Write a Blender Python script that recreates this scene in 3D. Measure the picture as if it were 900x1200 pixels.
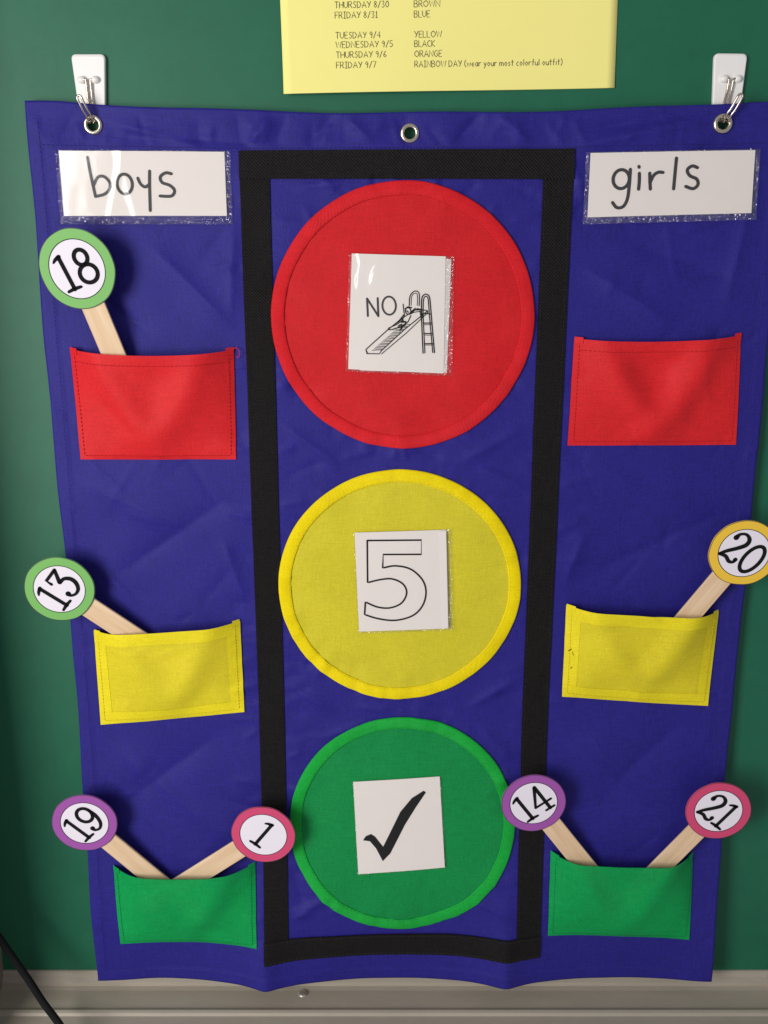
import bpy, math, random
from mathutils import noise, Vector
random.seed(7)
sc = bpy.context.scene
for o in list(bpy.data.objects): bpy.data.objects.remove(o)
R = math.radians
Z0 = 1.30                                   # height of the camera above the floor (m); all sizes below in mm

# ---------------------------------------------------------------- camera, light, exposure
cam = bpy.data.cameras.new('camera'); camo = bpy.data.objects.new('camera', cam)
sc.collection.objects.link(camo); sc.camera = camo
camo.location = (0, -.65, Z0); camo.rotation_euler = (R(90-15), 0, 0)
cam.sensor_fit = 'VERTICAL'; cam.sensor_height = 36; cam.lens = 36*1130/1200
cam.clip_start = .02; cam.clip_end = 100
w = bpy.data.worlds.new('World'); sc.world = w; w.use_nodes = True
bg = w.node_tree.nodes['Background']; bg.inputs[0].default_value = (.95, .93, 1, 1); bg.inputs[1].default_value = .335
def area(name, loc, target, sx, sy, power, col):
    l = bpy.data.lights.new(name, 'AREA'); l.shape = 'RECTANGLE'; l.size = sx; l.size_y = sy; l.energy = power; l.color = col
    o = bpy.data.objects.new(name, l); sc.collection.objects.link(o); o.location = loc
    o.rotation_euler = (Vector(target)-Vector(loc)).to_track_quat('-Z', 'Y').to_euler()
    return o
area('window_light', (-.80, -1.05, Z0-.04), (0, 0, Z0-.10), .46, .74, 14.2, (1, .97, .93))
sc.view_settings.view_transform = 'Standard'; sc.view_settings.look = 'None'
sc.view_settings.exposure = 0; sc.view_settings.gamma = 1
sc.render.engine = 'CYCLES'
sc.render.resolution_x, sc.render.resolution_y = 768, 1024

# ---------------------------------------------------------------- helpers
C = sc.collection
def P(x, d, z): return (x*.001, -d*.001, Z0+z*.001)          # x right, d out of the board, z up
ORG = {}
def build(name, verts, faces, mat, parent=None, uvs=None, smooth=True, origin=None, kind=None):
    org = Vector(ORG[parent.name]) if parent else Vector(origin)
    me = bpy.data.meshes.new(name)
    me.from_pydata([Vector(v)-org for v in verts], [], faces); me.update()
    if uvs:
        ul = me.uv_layers.new(name='UVMap')
        for lp in me.loops: ul.data[lp.index].uv = uvs[lp.vertex_index]
    if smooth:
        for p in me.polygons: p.use_smooth = True
    o = bpy.data.objects.new(name, me); C.objects.link(o)
    if mat: me.materials.append(mat)
    ORG[o.name] = org
    if parent: o.parent = parent
    else: o.location = org
    if kind: o['kind'] = kind
    return o
def thing(name, origin, label, cat, group=None):
    o = bpy.data.objects.new(name, None); C.objects.link(o); o.location = origin; ORG[o.name] = Vector(origin)
    o.empty_display_size = .02
    tag(o, label, cat, group); return o
def tag(o, label, cat, group=None):
    o['label'] = label; o['category'] = cat
    if group: o['group'] = group
def srgb(r, g, b): return tuple(((c/255+.055)/1.055)**2.4 if c > 10 else c/255/12.92 for c in (r, g, b))+(1,)

# ---------------------------------------------------------------- materials
def newmat(name):
    m = bpy.data.materials.new(name); m.use_nodes = True
    nt = m.node_tree; return m, nt, nt.nodes['Principled BSDF'], nt.nodes, nt.links
def noise_tex(nd, lk, scale, detail=3, rough=.6, stretch=None, src='Object'):
    tc = nd.new('ShaderNodeTexCoord'); n = nd.new('ShaderNodeTexNoise')
    n.inputs['Scale'].default_value = scale; n.inputs['Detail'].default_value = detail; n.inputs['Roughness'].default_value = rough
    if stretch:
        mp = nd.new('ShaderNodeMapping'); mp.inputs['Scale'].default_value = stretch
        if len(stretch) == 6: pass
        lk.new(tc.outputs[src], mp.inputs[0]); lk.new(mp.outputs[0], n.inputs[0])
    else: lk.new(tc.outputs[src], n.inputs[0])
    return n
def vary(nt, nd, lk, n, col, amt):
    mx = nd.new('ShaderNodeMix'); mx.data_type = 'RGBA'
    mx.inputs[6].default_value = tuple(c*(1-amt) for c in col[:3])+(1,)
    mx.inputs[7].default_value = tuple(min(1, c*(1+amt)) for c in col[:3])+(1,)
    lk.new(n.outputs[0], mx.inputs[0]); return mx
def cloth(name, col, rough=.6, sheen=.25, vari=.16, weave=.35, wrinkle=.25, alpha=None, twill=None, spec=.16):
    m, nt, b, nd, lk = newmat(name)
    n1 = noise_tex(nd, lk, 1300, 2, .7)
    ct = nd.new('ShaderNodeMapRange'); ct.inputs[1].default_value = .32; ct.inputs[2].default_value = .68; lk.new(n1.outputs[0], ct.inputs[0])
    th = noise_tex(nd, lk, 1, 2, .6, (110, 110, 1250)); tv = noise_tex(nd, lk, 1, 2, .6, (1250, 1250, 110))
    ts = nd.new('ShaderNodeMath'); ts.operation = 'ADD'; lk.new(th.outputs[0], ts.inputs[0]); lk.new(tv.outputs[0], ts.inputs[1])
    tq = nd.new('ShaderNodeMath'); tq.operation = 'MULTIPLY_ADD'; tq.inputs[1].default_value = .5
    lk.new(ts.outputs[0], tq.inputs[0]); lk.new(n1.outputs[0], tq.inputs[2])
    ct.inputs[1].default_value = .76; ct.inputs[2].default_value = 1.24; lk.new(tq.outputs[0], ct.inputs[0])
    mx = vary(nt, nd, lk, ct, col, vari)
    n3 = noise_tex(nd, lk, 26, 3, .55)
    mx2 = nd.new('ShaderNodeMix'); mx2.data_type = 'RGBA'; mx2.blend_type = 'MULTIPLY'; mx2.inputs[0].default_value = .22
    lk.new(mx.outputs[2], mx2.inputs[6]); lk.new(n3.outputs[0], mx2.inputs[7])
    g = nd.new('ShaderNodeMath'); g.operation = 'MULTIPLY_ADD'; g.inputs[1].default_value = 1.0; g.inputs[2].default_value = .5
    lk.new(n3.outputs[0], g.inputs[0]); lk.new(g.outputs[0], mx2.inputs[7])
    lk.new(mx2.outputs[2], b.inputs['Base Color'])
    b.inputs['Roughness'].default_value = rough; b.inputs['Specular IOR Level'].default_value = spec
    b.inputs['Sheen Weight'].default_value = sheen*.4; b.inputs['Sheen Roughness'].default_value = .4
    b.inputs['Sheen Tint'].default_value = tuple(min(1, .3+c) for c in col[:3])+(1,)
    bp = nd.new('ShaderNodeBump'); bp.inputs['Strength'].default_value = weave; bp.inputs['Distance'].default_value = .0005
    lk.new(tq.outputs[0], bp.inputs['Height'])
    n2 = noise_tex(nd, lk, 30, 2, .45)
    bp2 = nd.new('ShaderNodeBump'); bp2.inputs['Strength'].default_value = wrinkle; bp2.inputs['Distance'].default_value = .004
    lk.new(n2.outputs[0], bp2.inputs['Height']); lk.new(bp.outputs[0], bp2.inputs['Normal'])
    last = bp2
    if twill:
        tc = nd.new('ShaderNodeTexCoord'); mp = nd.new('ShaderNodeMapping'); mp.inputs['Rotation'].default_value = (0, 0, R(twill[1]))
        wv = nd.new('ShaderNodeTexWave'); wv.inputs['Scale'].default_value = twill[0]; wv.inputs['Distortion'].default_value = .15
        wv.inputs['Detail'].default_value = 1
        lk.new(tc.outputs['UV'], mp.inputs[0]); lk.new(mp.outputs[0], wv.inputs[0])
        bp3 = nd.new('ShaderNodeBump'); bp3.inputs['Strength'].default_value = twill[2]; bp3.inputs['Distance'].default_value = .0008
        lk.new(wv.outputs[0], bp3.inputs['Height']); lk.new(bp2.outputs[0], bp3.inputs['Normal']); last = bp3
    lk.new(last.outputs[0], b.inputs['Normal'])
    if alpha: b.inputs['Alpha'].default_value = alpha
    return m
def plain(name, col, rough=.6, vari=.05, scale=60, bump=0, metal=0, spec=.5, stretch=None, src='Object', bscale=None, bdist=.0005, rough_n=.6):
    m, nt, b, nd, lk = newmat(name)
    n = noise_tex(nd, lk, scale, 4 if rough_n < .7 else 9, rough_n, stretch, src); mx = vary(nt, nd, lk, n, col, vari)
    lk.new(mx.outputs[2], b.inputs['Base Color'])
    b.inputs['Roughness'].default_value = rough; b.inputs['Metallic'].default_value = metal; b.inputs['Specular IOR Level'].default_value = spec
    if bump:
        bp = nd.new('ShaderNodeBump'); bp.inputs['Strength'].default_value = bump; bp.inputs['Distance'].default_value = bdist
        n2 = noise_tex(nd, lk, bscale, 3, .6) if bscale else n
        lk.new(n2.outputs[0], bp.inputs['Height']); lk.new(bp.outputs[0], b.inputs['Normal'])
    return m
def laminate(name, bscale, bstr, haze):
    m, nt, b, nd, lk = newmat(name); nd.remove(b)
    tr = nd.new('ShaderNodeBsdfTransparent'); gl = nd.new('ShaderNodeBsdfGlossy'); gl.inputs['Roughness'].default_value = .11 if bstr < 1 else .06
    fr = nd.new('ShaderNodeLayerWeight'); fr.inputs[0].default_value = .5
    pw = nd.new('ShaderNodeMath'); pw.operation = 'POWER'; pw.inputs[1].default_value = 5; lk.new(fr.outputs['Facing'], pw.inputs[0])
    ad = nd.new('ShaderNodeMath'); ad.operation = 'ADD'; ad.inputs[1].default_value = .04+haze; lk.new(pw.outputs[0], ad.inputs[0])
    n = noise_tex(nd, lk, bscale, 2, .5)
    bp = nd.new('ShaderNodeBump'); bp.inputs['Strength'].default_value = bstr; bp.inputs['Distance'].default_value = .002 if bstr < 1 else .007
    lk.new(n.outputs[0], bp.inputs['Height']); lk.new(bp.outputs[0], gl.inputs['Normal'])
    mx = nd.new('ShaderNodeMixShader'); lk.new(ad.outputs[0], mx.inputs[0]); lk.new(tr.outputs[0], mx.inputs[1]); lk.new(gl.outputs[0], mx.inputs[2])
    lk.new(mx.outputs[0], nd['Material Output'].inputs[0]); return m
M = {}
M['blue'] = cloth('blue_nylon', srgb(40, 35, 128), .56, .05, .27, .4, .05, spec=.21)
M['black_tape'] = cloth('black_webbing', (.0095, .008, .008, 1), .7, .05, .6, .3, .15, twill=(210, 45, .9), spec=.25)
M['red'] = cloth('red_nylon', srgb(204, 32, 38), .6, .12, .16, .25, .2)
M['red_rim'] = cloth('red_binding', srgb(218, 34, 42), .6, .12, .14, .25, .1, twill=(340, 40, .38))
M['red_pocket'] = cloth('red_pocket_nylon', srgb(220, 40, 44), .55, .12, .16, .25, .2, alpha=.95)
M['yellow'] = cloth('yellow_nylon', srgb(218, 206, 50), .55, .1, .12, .25, .2, alpha=.94)
M['yellow_pocket'] = cloth('yellow_pocket_nylon', srgb(236, 219, 44), .55, .1, .12, .25, .2, alpha=.87)
M['yellow_rim'] = cloth('yellow_binding', srgb(255, 224, 8), .6, .1, .12, .25, .1, twill=(340, 40, .38))
M['yellow_hem'] = cloth('yellow_double_nylon', srgb(236, 219, 38), .55, .1, .12, .25, .15)
M['green'] = cloth('green_nylon', srgb(18, 138, 70), .55, .12, .18, .25, .2)
M['green_rim'] = cloth('green_binding', srgb(26, 172, 64), .6, .12, .16, .25, .1, twill=(340, 40, .38))
M['green_pocket'] = cloth('green_pocket_nylon', srgb(12, 158, 80), .55, .12, .18, .25, .2, alpha=.94)
for k, c in dict(blue=(42, 33, 124), red=(202, 30, 36), yellow=(216, 198, 38), green=(12, 142, 70), black=(34, 31, 31)).items():
    M[k+'_thread'] = plain(k+'_thread', srgb(*c), .7)
M['board'] = plain('green_chalkboard', srgb(24, 101, 73), .52, .3, 22, .12, spec=.4, bscale=1500, bdist=.0004, rough_n=.85)
M['trim'] = plain('painted_trim', srgb(172, 163, 149), .5, .28, 26, .25, spec=.4, stretch=(.3, 1, 3), rough_n=.8)
M['frame'] = plain('frame_paint', srgb(150, 134, 116), .55, .1, 30, .1)
M['paper'] = plain('white_card', srgb(236, 228, 222), .7, .02, 90)
M['face'] = plain('white_label', srgb(240, 234, 244), .6, .02, 90)
M['copy'] = plain('yellow_copy_paper', srgb(255, 245, 146), .75, .02, 60, .1)
M['ink'] = plain('black_ink', (.006, .0055, .006, 1), .8, spec=.2)
M['marker'] = plain('marker_ink', (.035, .033, .036, 1), .6, .3, 400)
M['pencil'] = plain('toner_ink', (.10, .085, .05, 1), .7)
M['lam'] = laminate('laminate_film', 38, .22, 0)
M['lam_edge'] = laminate('laminate_edge_film', 260, 1.0, .15)
M['plastic'] = plain('white_plastic', srgb(246, 244, 240), .35, .01)
M['steel'] = plain('wire_steel', (.62, .55, .48, 1), .22, .1, 300, metal=1)
M['nickel'] = plain('nickel_grommet', (.70, .64, .52, 1), .25, .12, 200, metal=1)
M['rubber'] = plain('black_cable', (.008, .008, .009, 1), .85, spec=.2)
M['screw'] = plain('screw_head', (.5, .47, .42, 1), .4, .1, metal=.6)
def wood():
    m, nt, b, nd, lk = newmat('craft_stick_wood')
    n = noise_tex(nd, lk, 220, 4, .6, (1, .06, 1), 'UV')
    cr = nd.new('ShaderNodeValToRGB'); cr.color_ramp.elements[0].color = srgb(218, 182, 142); cr.color_ramp.elements[1].color = srgb(240, 212, 176)
    cr.color_ramp.elements[0].position = .3; cr.color_ramp.elements[1].position = .7
    lk.new(n.outputs[0], cr.inputs[0]); lk.new(cr.outputs[0], b.inputs['Base Color']); b.inputs['Roughness'].default_value = .65
    return m
M['wood'] = wood()

# ---------------------------------------------------------------- how the cloth hangs
def sstep(t): t = min(1, max(0, t)); return t*t*(3-2*t)
CREASE = [  # x0 z0 x1 z1 width height : folds in the hanging cloth
 (-178, 72, -60, 66, 7, -1.6), (-176, 80, -110, 64, 4, 1.3), (-70, 82, -84, 66, 4, 1.6), (-30, 84, -48, 66, 5, -1.5), (-24, 82, -8, 68, 4, 1.4),
 (60, 84, 44, 66, 4, -1.6), (70, 84, 92, 66, 5, 1.5), (207, 82, 112, 63, 5, 2.2), (204, 86, 124, 74, 5, -1.8), (206, 72, 150, 40, 6, 1.4),
 (116, 60, 128, 30, 5, 1.0), (128, -8, 190, -46, 9, 1.8), (150, 10, 235, -20, 12, -1.6), (236, 60, 222, -40, 7, 1.3),
 (-150, 5, -98, -48, 9, 1.7), (-200, -20, -150, -52, 10, -1.6), (-96, 20, -100, -40, 6, 1.0), (-210, -150, -120, -190, 14, 1.6), (-190, -220, -104, -160, 12, -1.5),
 (-98, -240, -112, -190, 6, 1.2), (130, -140, 220, -170, 12, 1.6), (140, -220, 240, -170, 12, -1.6), (126, -225, 140, -185, 6, 1.3),
 (-60, 40, -20, 44, 3, .8), (-40, 46, -30, 38, 3, .9), (-8, 47, -4, 38, 3, -.8), (34, 46, 30, 38, 3, .9), (60, 44, 48, 34, 3, -.9),
 (-70, -110, -30, -140, 5, 1.2), (95, -112, 50, -138, 5, 1.2), (-30, -134, 0, -128, 3, .9), (40, -134, 20, -128, 3, -.9), (6, -136, 8, -126, 3, .8),
 (-72, -150, -40, -136, 4, -1.0), (98, -155, 62, -140, 4, 1.0), (-72, -300, -36, -322, 5, 1.3), (98, -296, 60, -320, 5, 1.4), (-20, -318, 6, -322, 3, 1.0), (30, -316, 50, -324, 3, -.9),
 (-70, -490, -40, -470, 5, 1.4), (98, -488, 66, -474, 5, 1.4), (-70, -450, -60, -480, 5, -1), (-10, -330, -50, -345, 5, 1.0), (70, -336, 95, -360, 5, 1),
 (-200, -350, -110, -430, 14, 1.6), (-120, -340, -200, -400, 12, -1.5), (130, -340, 220, -420, 14, 1.6), (220, -330, 150, -400, 11, -1.4),
 (-20, 8, -74, 20, 7, .6), (40, -80, 80, -92, 8, .8), (-40, -90, -64, -84, 6, -.7), (20, -110, -20, -98, 6, .7), (70, -60, 92, -66, 5, -.6),
 (-40, -196, -66, -210, 6, .5), (60, -282, 84, -262, 6, .6), (-30, -290, 10, -278, 6, -.6), (60, -390, 90, -400, 5, .6), (-50, -470, -20, -484, 6, .7)]
rg = random.Random(11)
for cx_, cz_, r_ in ((12.3, -41.2, 86), (11, -226.8, 85), (13.6, -413, 85)):      # puckers where the discs are sewn on
    for k in range(46):
        a = rg.uniform(0, 2*math.pi); r0 = r_-rg.uniform(8, 26); r1 = r_+rg.uniform(2, 10); b = a+rg.uniform(-.12, .12)
        CREASE.append((cx_+r0*math.cos(a), cz_+r0*math.sin(a), cx_+r1*math.cos(b), cz_+r1*math.sin(b), rg.uniform(2.2, 4), rg.choice((-1, 1))*rg.uniform(.25, .6)))
for xe, sg in ((-72, 1), (-91, -1), (100, -1), (119.5, 1)):                        # and along the webbing
    for k in range(34):
        z_ = rg.uniform(-520, 45); L = rg.uniform(8, 26)
        CREASE.append((xe, z_, xe+sg*L, z_+rg.uniform(-9, 9), rg.uniform(2.2, 4.5), rg.choice((-1, 1))*rg.uniform(.25, .75)))
for k in range(46):                                                                # top hem
    x_ = rg.uniform(-215, 245); CREASE.append((x_, 65, x_+rg.uniform(-14, 14), rg.uniform(76, 86), rg.uniform(2.2, 4.5), rg.choice((-1, 1))*rg.uniform(.25, .7)))
for k in range(90):                                                                # handling creases over the whole cloth
    x_ = rg.choice((rg.uniform(-215, -95), rg.uniform(122, 245))); z_ = rg.uniform(-530, 50); a = rg.uniform(-.9, .9)+rg.choice((0, math.pi/2)); L = rg.uniform(12, 55)
    CREASE.append((x_, z_, x_+L*math.cos(a), z_+L*math.sin(a), rg.uniform(2.0, 5), rg.choice((-1, 1))*rg.uniform(.2, .55)))
BK = {}
for cr_ in CREASE:
    x0, z0, x1, z1, wd, h = cr_; mx_ = .25*abs(x1-x0)+3*wd; mz_ = .25*abs(z1-z0)+3*wd
    for bi in range(int((min(x0, x1)-mx_)//30), int((max(x0, x1)+mx_)//30)+1):
        for bj in range(int((min(z0, z1)-mz_)//30), int((max(z0, z1)+mz_)//30)+1): BK.setdefault((bi, bj), []).append(cr_)
def base(z):
    k = sstep((-300-z)/240); return 8+13*k
def hemwave(x, z):
    k = sstep((-440-z)/105)
    if k == 0: return 0
    return k*(14*math.exp(-(math.hypot(x+91, 4)-4)/24)+12*math.exp(-(math.hypot(x-94, 4)-4)/24)+4*math.exp(-((x+225)/30)**2)+5*math.exp(-((x-253)/30)**2)-4.5)
def drape(x, z):
    d = base(z)+hemwave(x, z)
    d += 2.0*noise.noise(Vector((x*.011, z*.008, 3.1)))+.9*noise.noise(Vector((x*.03, z*.024, 9.7)))
    for x0, z0, x1, z1, wd, h in BK.get((int(x//30), int(z//30)), ()):
        dx = x1-x0; dz = z1-z0; L2 = dx*dx+dz*dz
        t = ((x-x0)*dx+(z-z0)*dz)/L2
        if t < -.25 or t > 1.25: continue
        q = ((x-x0)*dz-(z-z0)*dx)/math.sqrt(L2)
        if abs(q) > 3.2*wd: continue
        d += 1.5*h*math.exp(-(math.hypot(q, .8)-.8)/(wd*.75))*math.exp(-((t-.5)/.42)**4)
    for gx, gz in GROM:                        # the cloth lies closer to the board by the hooks
        d += (-1.5)*math.exp(-((x-gx)**2+(z-gz)**2)/400)
    return max(d, 2)
GROM = [(-181.6, 77.6), (16, 72.6), (210.8, 78.1)]
def topz(x):                                  # the upper edge sags between the hooks
    s = (x-14)/197
    return 84.5+5.5*min(1.2, s*s)+.5*math.sin(x*.05)
def patch(name, corners, off, mat, parent, n=(10, 10), thick=.6, bulge=None, follow=drape, uvoff=0):
    """cloth or card patch; corners TL TR BR BL in mm on the chart; off mm above the cloth"""
    (ax, az), (bx, bz), (cx, cz), (ex, ez) = corners
    nu, nv = n; V = []; U = []; F = []
    W = math.hypot(bx-ax, bz-az)/1000; H = math.hypot(ex-ax, ez-az)/1000
    for j in range(nv+1):
        t = j/nv
        for i in range(nu+1):
            s = i/nu
            x = (ax*(1-s)+bx*s)*(1-t)+(ex*(1-s)+cx*s)*t; z = (az*(1-s)+bz*s)*(1-t)+(ez*(1-s)+cz*s)*t
            dd = 0
            if bulge:
                r = bulge(s, t); dd = r[0]; z += r[1]
            V.append(P(x, follow(x, z)+off+dd, z)); U.append((s*W+uvoff, t*H))
    idx = lambda i, j: j*(nu+1)+i
    for j in range(nv):
        for i in range(nu): F.append((idx(i, j), idx(i, j+1), idx(i+1, j+1), idx(i+1, j)))
    ring = [idx(i, 0) for i in range(nu)]+[idx(nu, j) for j in range(nv)]+[idx(i, nv) for i in range(nu, 0, -1)]+[idx(0, j) for j in range(nv, 0, -1)]
    k0 = len(V)
    for k in ring:
        v = V[k]; V.append(v); U.append(U[k])
    k1 = len(V)
    for k in ring:
        v = V[k]; V.append((v[0], v[1]+thick*.001, v[2])); U.append(U[k])
    m = len(ring)
    for a in range(m):
        b = (a+1) % m; F.append((k0+a, k0+b, k1+b, k1+a))
    return build(name, V, F, mat, parent, U)
def tube_mesh(pts, r, seg=8, closed=False, caps=True):
    pts = [Vector(p) for p in pts]; n = len(pts); V = []; F = []
    prev = None
    for i, p in enumerate(pts):
        a = pts[(i-1) % n] if (closed or i > 0) else p; b = pts[(i+1) % n] if (closed or i < n-1) else p
        t = (b-a).normalized()
        u = (prev-t*prev.dot(t)) if prev else t.orthogonal()
        u.normalize(); prev = u; v = t.cross(u)
        for k in range(seg):
            an = 2*math.pi*k/seg; V.append(p+(u*math.cos(an)+v*math.sin(an))*r)
    for i in range(n if closed else n-1):
        for k in range(seg):
            a = i*seg; b = ((i+1) % n)*seg; F.append((a+k, a+(k+1) % seg, b+(k+1) % seg, b+k))
    if caps and not closed:
        F.append(tuple(range(seg))[::-1]); F.append(tuple((n-1)*seg+k for k in range(seg)))
    return V, F
def merge(parts):
    V = []; F = []
    for v, f in parts:
        k = len(V); V += list(v); F += [tuple(a+k for a in q) for q in f]
    return V, F
def box_mesh(x0, x1, d0, d1, z0, z1, bev=0):
    b = bev; V = []; F = []
    # rounded profile in (d,z), extruded along x
    prof = [(d0, z0+b), (d0+b, z0), (d1-b, z0), (d1, z0+b), (d1, z1-b), (d1-b, z1), (d0+b, z1), (d0, z1-b)] if b else [(d0, z0), (d1, z0), (d1, z1), (d0, z1)]
    return extrude_x(prof, x0, x1)
def extrude_x(prof, x0, x1, nseg=1):
    n = len(prof); V = []; F = []
    for s in range(nseg+1):
        x = x0+(x1-x0)*s/nseg
        for d, z in prof: V.append(P(x, d, z))
    for s in range(nseg):
        for k in range(n): F.append((s*n+k, s*n+(k+1) % n, (s+1)*n+(k+1) % n, (s+1)*n+k))
    F.append(tuple(range(n))[::-1]); F.append(tuple(nseg*n+k for k in range(n)))
    return V, F
def spline(pts, closed=False, sub=6):
    n = len(pts); out = []
    m = n if closed else n-1
    for i in range(m):
        p0 = pts[(i-1) % n] if (closed or i > 0) else pts[i]; p1 = pts[i]; p2 = pts[(i+1) % n]; p3 = pts[(i+2) % n] if (closed or i+2 < n) else p2
        for k in range(sub):
            t = k/sub
            out.append(tuple(.5*(2*b+(c-a)*t+(2*a-5*b+4*c-d)*t*t+(3*b-a-3*c+d)*t**3) for a, b, c, d in zip(p0, p1, p2, p3)))
    if not closed: out.append(tuple(pts[-1]))
    return out
def ribbon(pts, wd, closed=False, smooth=True, cap=True):
    """2D pen stroke -> verts, faces in the plane; pts (x,y[,w])"""
    pts = [(p+(1,))[:3] if len(p) == 2 else p for p in pts]
    if smooth and len(pts) > 2: pts = spline(pts, closed)
    n = len(pts); V = []; F = []
    for i, (x, y, ww) in enumerate(pts):
        a = pts[(i-1) % n] if (closed or i > 0) else pts[i]; b = pts[(i+1) % n] if (closed or i < n-1) else pts[i]
        dx = b[0]-a[0]; dy = b[1]-a[1]; l = math.hypot(dx, dy) or 1; h = wd*ww/2
        V += [(x-dy/l*h, y+dx/l*h), (x+dy/l*h, y-dx/l*h)]
    for i in range(n if closed else n-1):
        a = 2*i; b = 2*((i+1) % n); F.append((a, a+1, b+1, b))
    if cap and not closed:
        for e in (0, n-1):
            x, y, ww = pts[e]; k = len(V)
            V += [(x+wd*ww/2*math.cos(q*math.pi/4), y+wd*ww/2*math.sin(q*math.pi/4)) for q in range(8)]
            F.append(tuple(range(k, k+8)))
    return V, F
def ell(cx, cy, rx, ry, n=20, rot=0, a0=0, a1=360):
    r = []
    full = a1-a0 >= 360
    for k in range(n if full else n+1):
        a = R(a0+(a1-a0)*k/n); x = rx*math.cos(a); y = ry*math.sin(a)
        r.append((cx+x*math.cos(rot)-y*math.sin(rot), cy+x*math.sin(rot)+y*math.cos(rot)))
    return r
def orient(V, F):
    """all flat print faces the same way"""
    out = []
    for f in F:
        a = sum(V[f[i]][0]*V[f[(i+1) % len(f)]][1]-V[f[(i+1) % len(f)]][0]*V[f[i]][1] for i in range(len(f)))
        out.append(f if a > 0 else f[::-1])
    return out
def printed(name, strokes, to3d, mat, parent):
    """strokes: list of 2D (V,F); to3d maps a 2D point to the surface"""
    V, F = merge(strokes); F = orient(V, F)
    return build(name, [to3d(*p) for p in V], F, mat, parent, smooth=False)

# ---------------------------------------------------------------- chalkboard
board = thing('chalkboard', P(0, 0, -600), 'green chalkboard with a beige metal tray along its lower edge', 'chalkboard')
V, F = box_mesh(-330, 700, -18, 0, -556, 420); build('board_surface', V, F, M['board'], board, smooth=False)
V, F = extrude_x([(-18, -575), (6, -575), (6, -560), (3.2, -557.5), (2.6, -554.2), (1.2, -553), (-18, -553)][::1], -304, 700)
build('lower_trim', V, F, M['trim'], board, smooth=False)
tp = [(4, -566), (4, -562.6), (10, -564.2), (27, -565.4), (29, -564.2), (31, -563.8), (33, -564.6), (34, -566.6), (52, -568.0), (58, -567.0), (61, -565), (64, -565), (66, -568), (66, -585), (60, -588), (4, -588)]
V, F = extrude_x(tp, -304, 700); tray = build('chalk_tray', V, F, M['trim'], board, smooth=False)
def dome(c, r, h, axis='d', seg=14):
    V = []; F = []; rings = [(1, 0), (.97, .5), (.7, .9), (.35, 1)]
    for rr, hh in rings:
        for k in range(seg):
            a = 2*math.pi*k/seg; u = r*rr*math.cos(a); v = r*rr*math.sin(a)
            V.append(P(c[0]+u, c[1]+h*hh, c[2]+v) if axis == 'd' else P(c[0]+u, c[1]+v, c[2]+h*hh))
    for j in range(len(rings)-1):
        for k in range(seg): F.append((j*seg+k, j*seg+(k+1) % seg, (j+1)*seg+(k+1) % seg, (j+1)*seg+k))
    F.append(tuple((len(rings)-1)*seg+k for k in range(seg)))
    return V, F
V, F = dome((-64, 13, -564.5), 4, 1.6, 'z'); build('screw', V, F, M['screw'], tray)
V, F = box_mesh(-420, -304.2, -18, 92, -700, 500, 2); build('side_frame', V, F, M['frame'], board, smooth=False)
V, F = box_mesh(306, 322, 4.3, 40, -566, -553.5, 1.5); build('tray_bracket', V, F, M['trim'], board, smooth=False)

# ---------------------------------------------------------------- pocket chart
chart = thing('pocket_chart', P(15, 8, -546), 'blue nylon traffic light pocket chart with black webbing border hanging on two hooks', 'pocket chart')
X0, X1, ZB = -223, 253.5, -546
nx, nz = 318, 424; V = []; F = []; U = []
for j in range(nz+1):
    t = j/nz
    for i in range(nx+1):
        s = i/nx
        x = X0+(X1-X0)*s; zt = topz(x); z = zt+(ZB-zt)*t
        x += (.5*math.sin(z*.021)+.4*math.sin(z*.057+1))*(abs(2*s-1)**8)
        dd = drape(x, z)
        e = min(x-X0, X1-x, zt-z, z-ZB)
        V.append(P(x, dd+(.35 if e < 9 else 0), z)); U.append((x*.001, z*.001))
for j in range(nz):
    for i in range(nx):
        a = j*(nx+1)+i; q = (a, a+nx+1, a+nx+2, a+1)
        cx = sum(V[k][0] for k in q)/4*1000; cz = (sum(V[k][2] for k in q)/4-Z0)*1000
        if any(math.hypot(cx-gx, cz-gz) < 4.6 for gx, gz in GROM): continue
        F.append(q)
fab = build('fabric_panel', V, F, M['blue'], chart, U)
so = fab.modifiers.new('thickness', 'SOLIDIFY'); so.thickness = .0007; so.offset = -1
def stitches(path, parent, mat, off, step=2.6, ln=1.7, wd=.45, depth=drape):
    parts = []
    for (xa, za), (xb, zb) in zip(path, path[1:]):
        L = math.hypot(xb-xa, zb-za); n = max(1, int(L/step)); ux = (xb-xa)/L; uz = (zb-za)/L
        for k in range(n):
            s = (k+.5)*L/n; q = []
            for g in (-.5, .5):
                x = xa+ux*(s+g*ln); z = za+uz*(s+g*ln); q.append((x, z))
            d0 = [depth(*p) for p in q]
            pv = []
            for (x, z), d in zip(q, d0):
                for h, o in ((-wd/2, 0), (0, .3), (wd/2, 0)): pv.append(P(x-uz*h, d+off+o, z+ux*h))
            parts.append((pv, [(0, 1, 4, 3), (1, 2, 5, 4)]))
    V, F = merge(parts)
    return build('stitching', V, F, mat, parent, smooth=False, kind='stuff')
stitches([(-220, 66), (-94, 63.8), (120, 64.5), (250, 67)], fab, M['blue_thread'], .05, 2.8)
stitches([(-215.2, 80), (-215.2, -250), (-215.2, -538)], fab, M['blue_thread'], .3, 2.8)
stitches([(244, 80), (244.5, -250), (244, -538)], fab, M['blue_thread'], .3, 2.8)
stitches([(-213, -537), (14, -537.5), (244, -537)], fab, M['blue_thread'], .3, 2.8)
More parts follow.
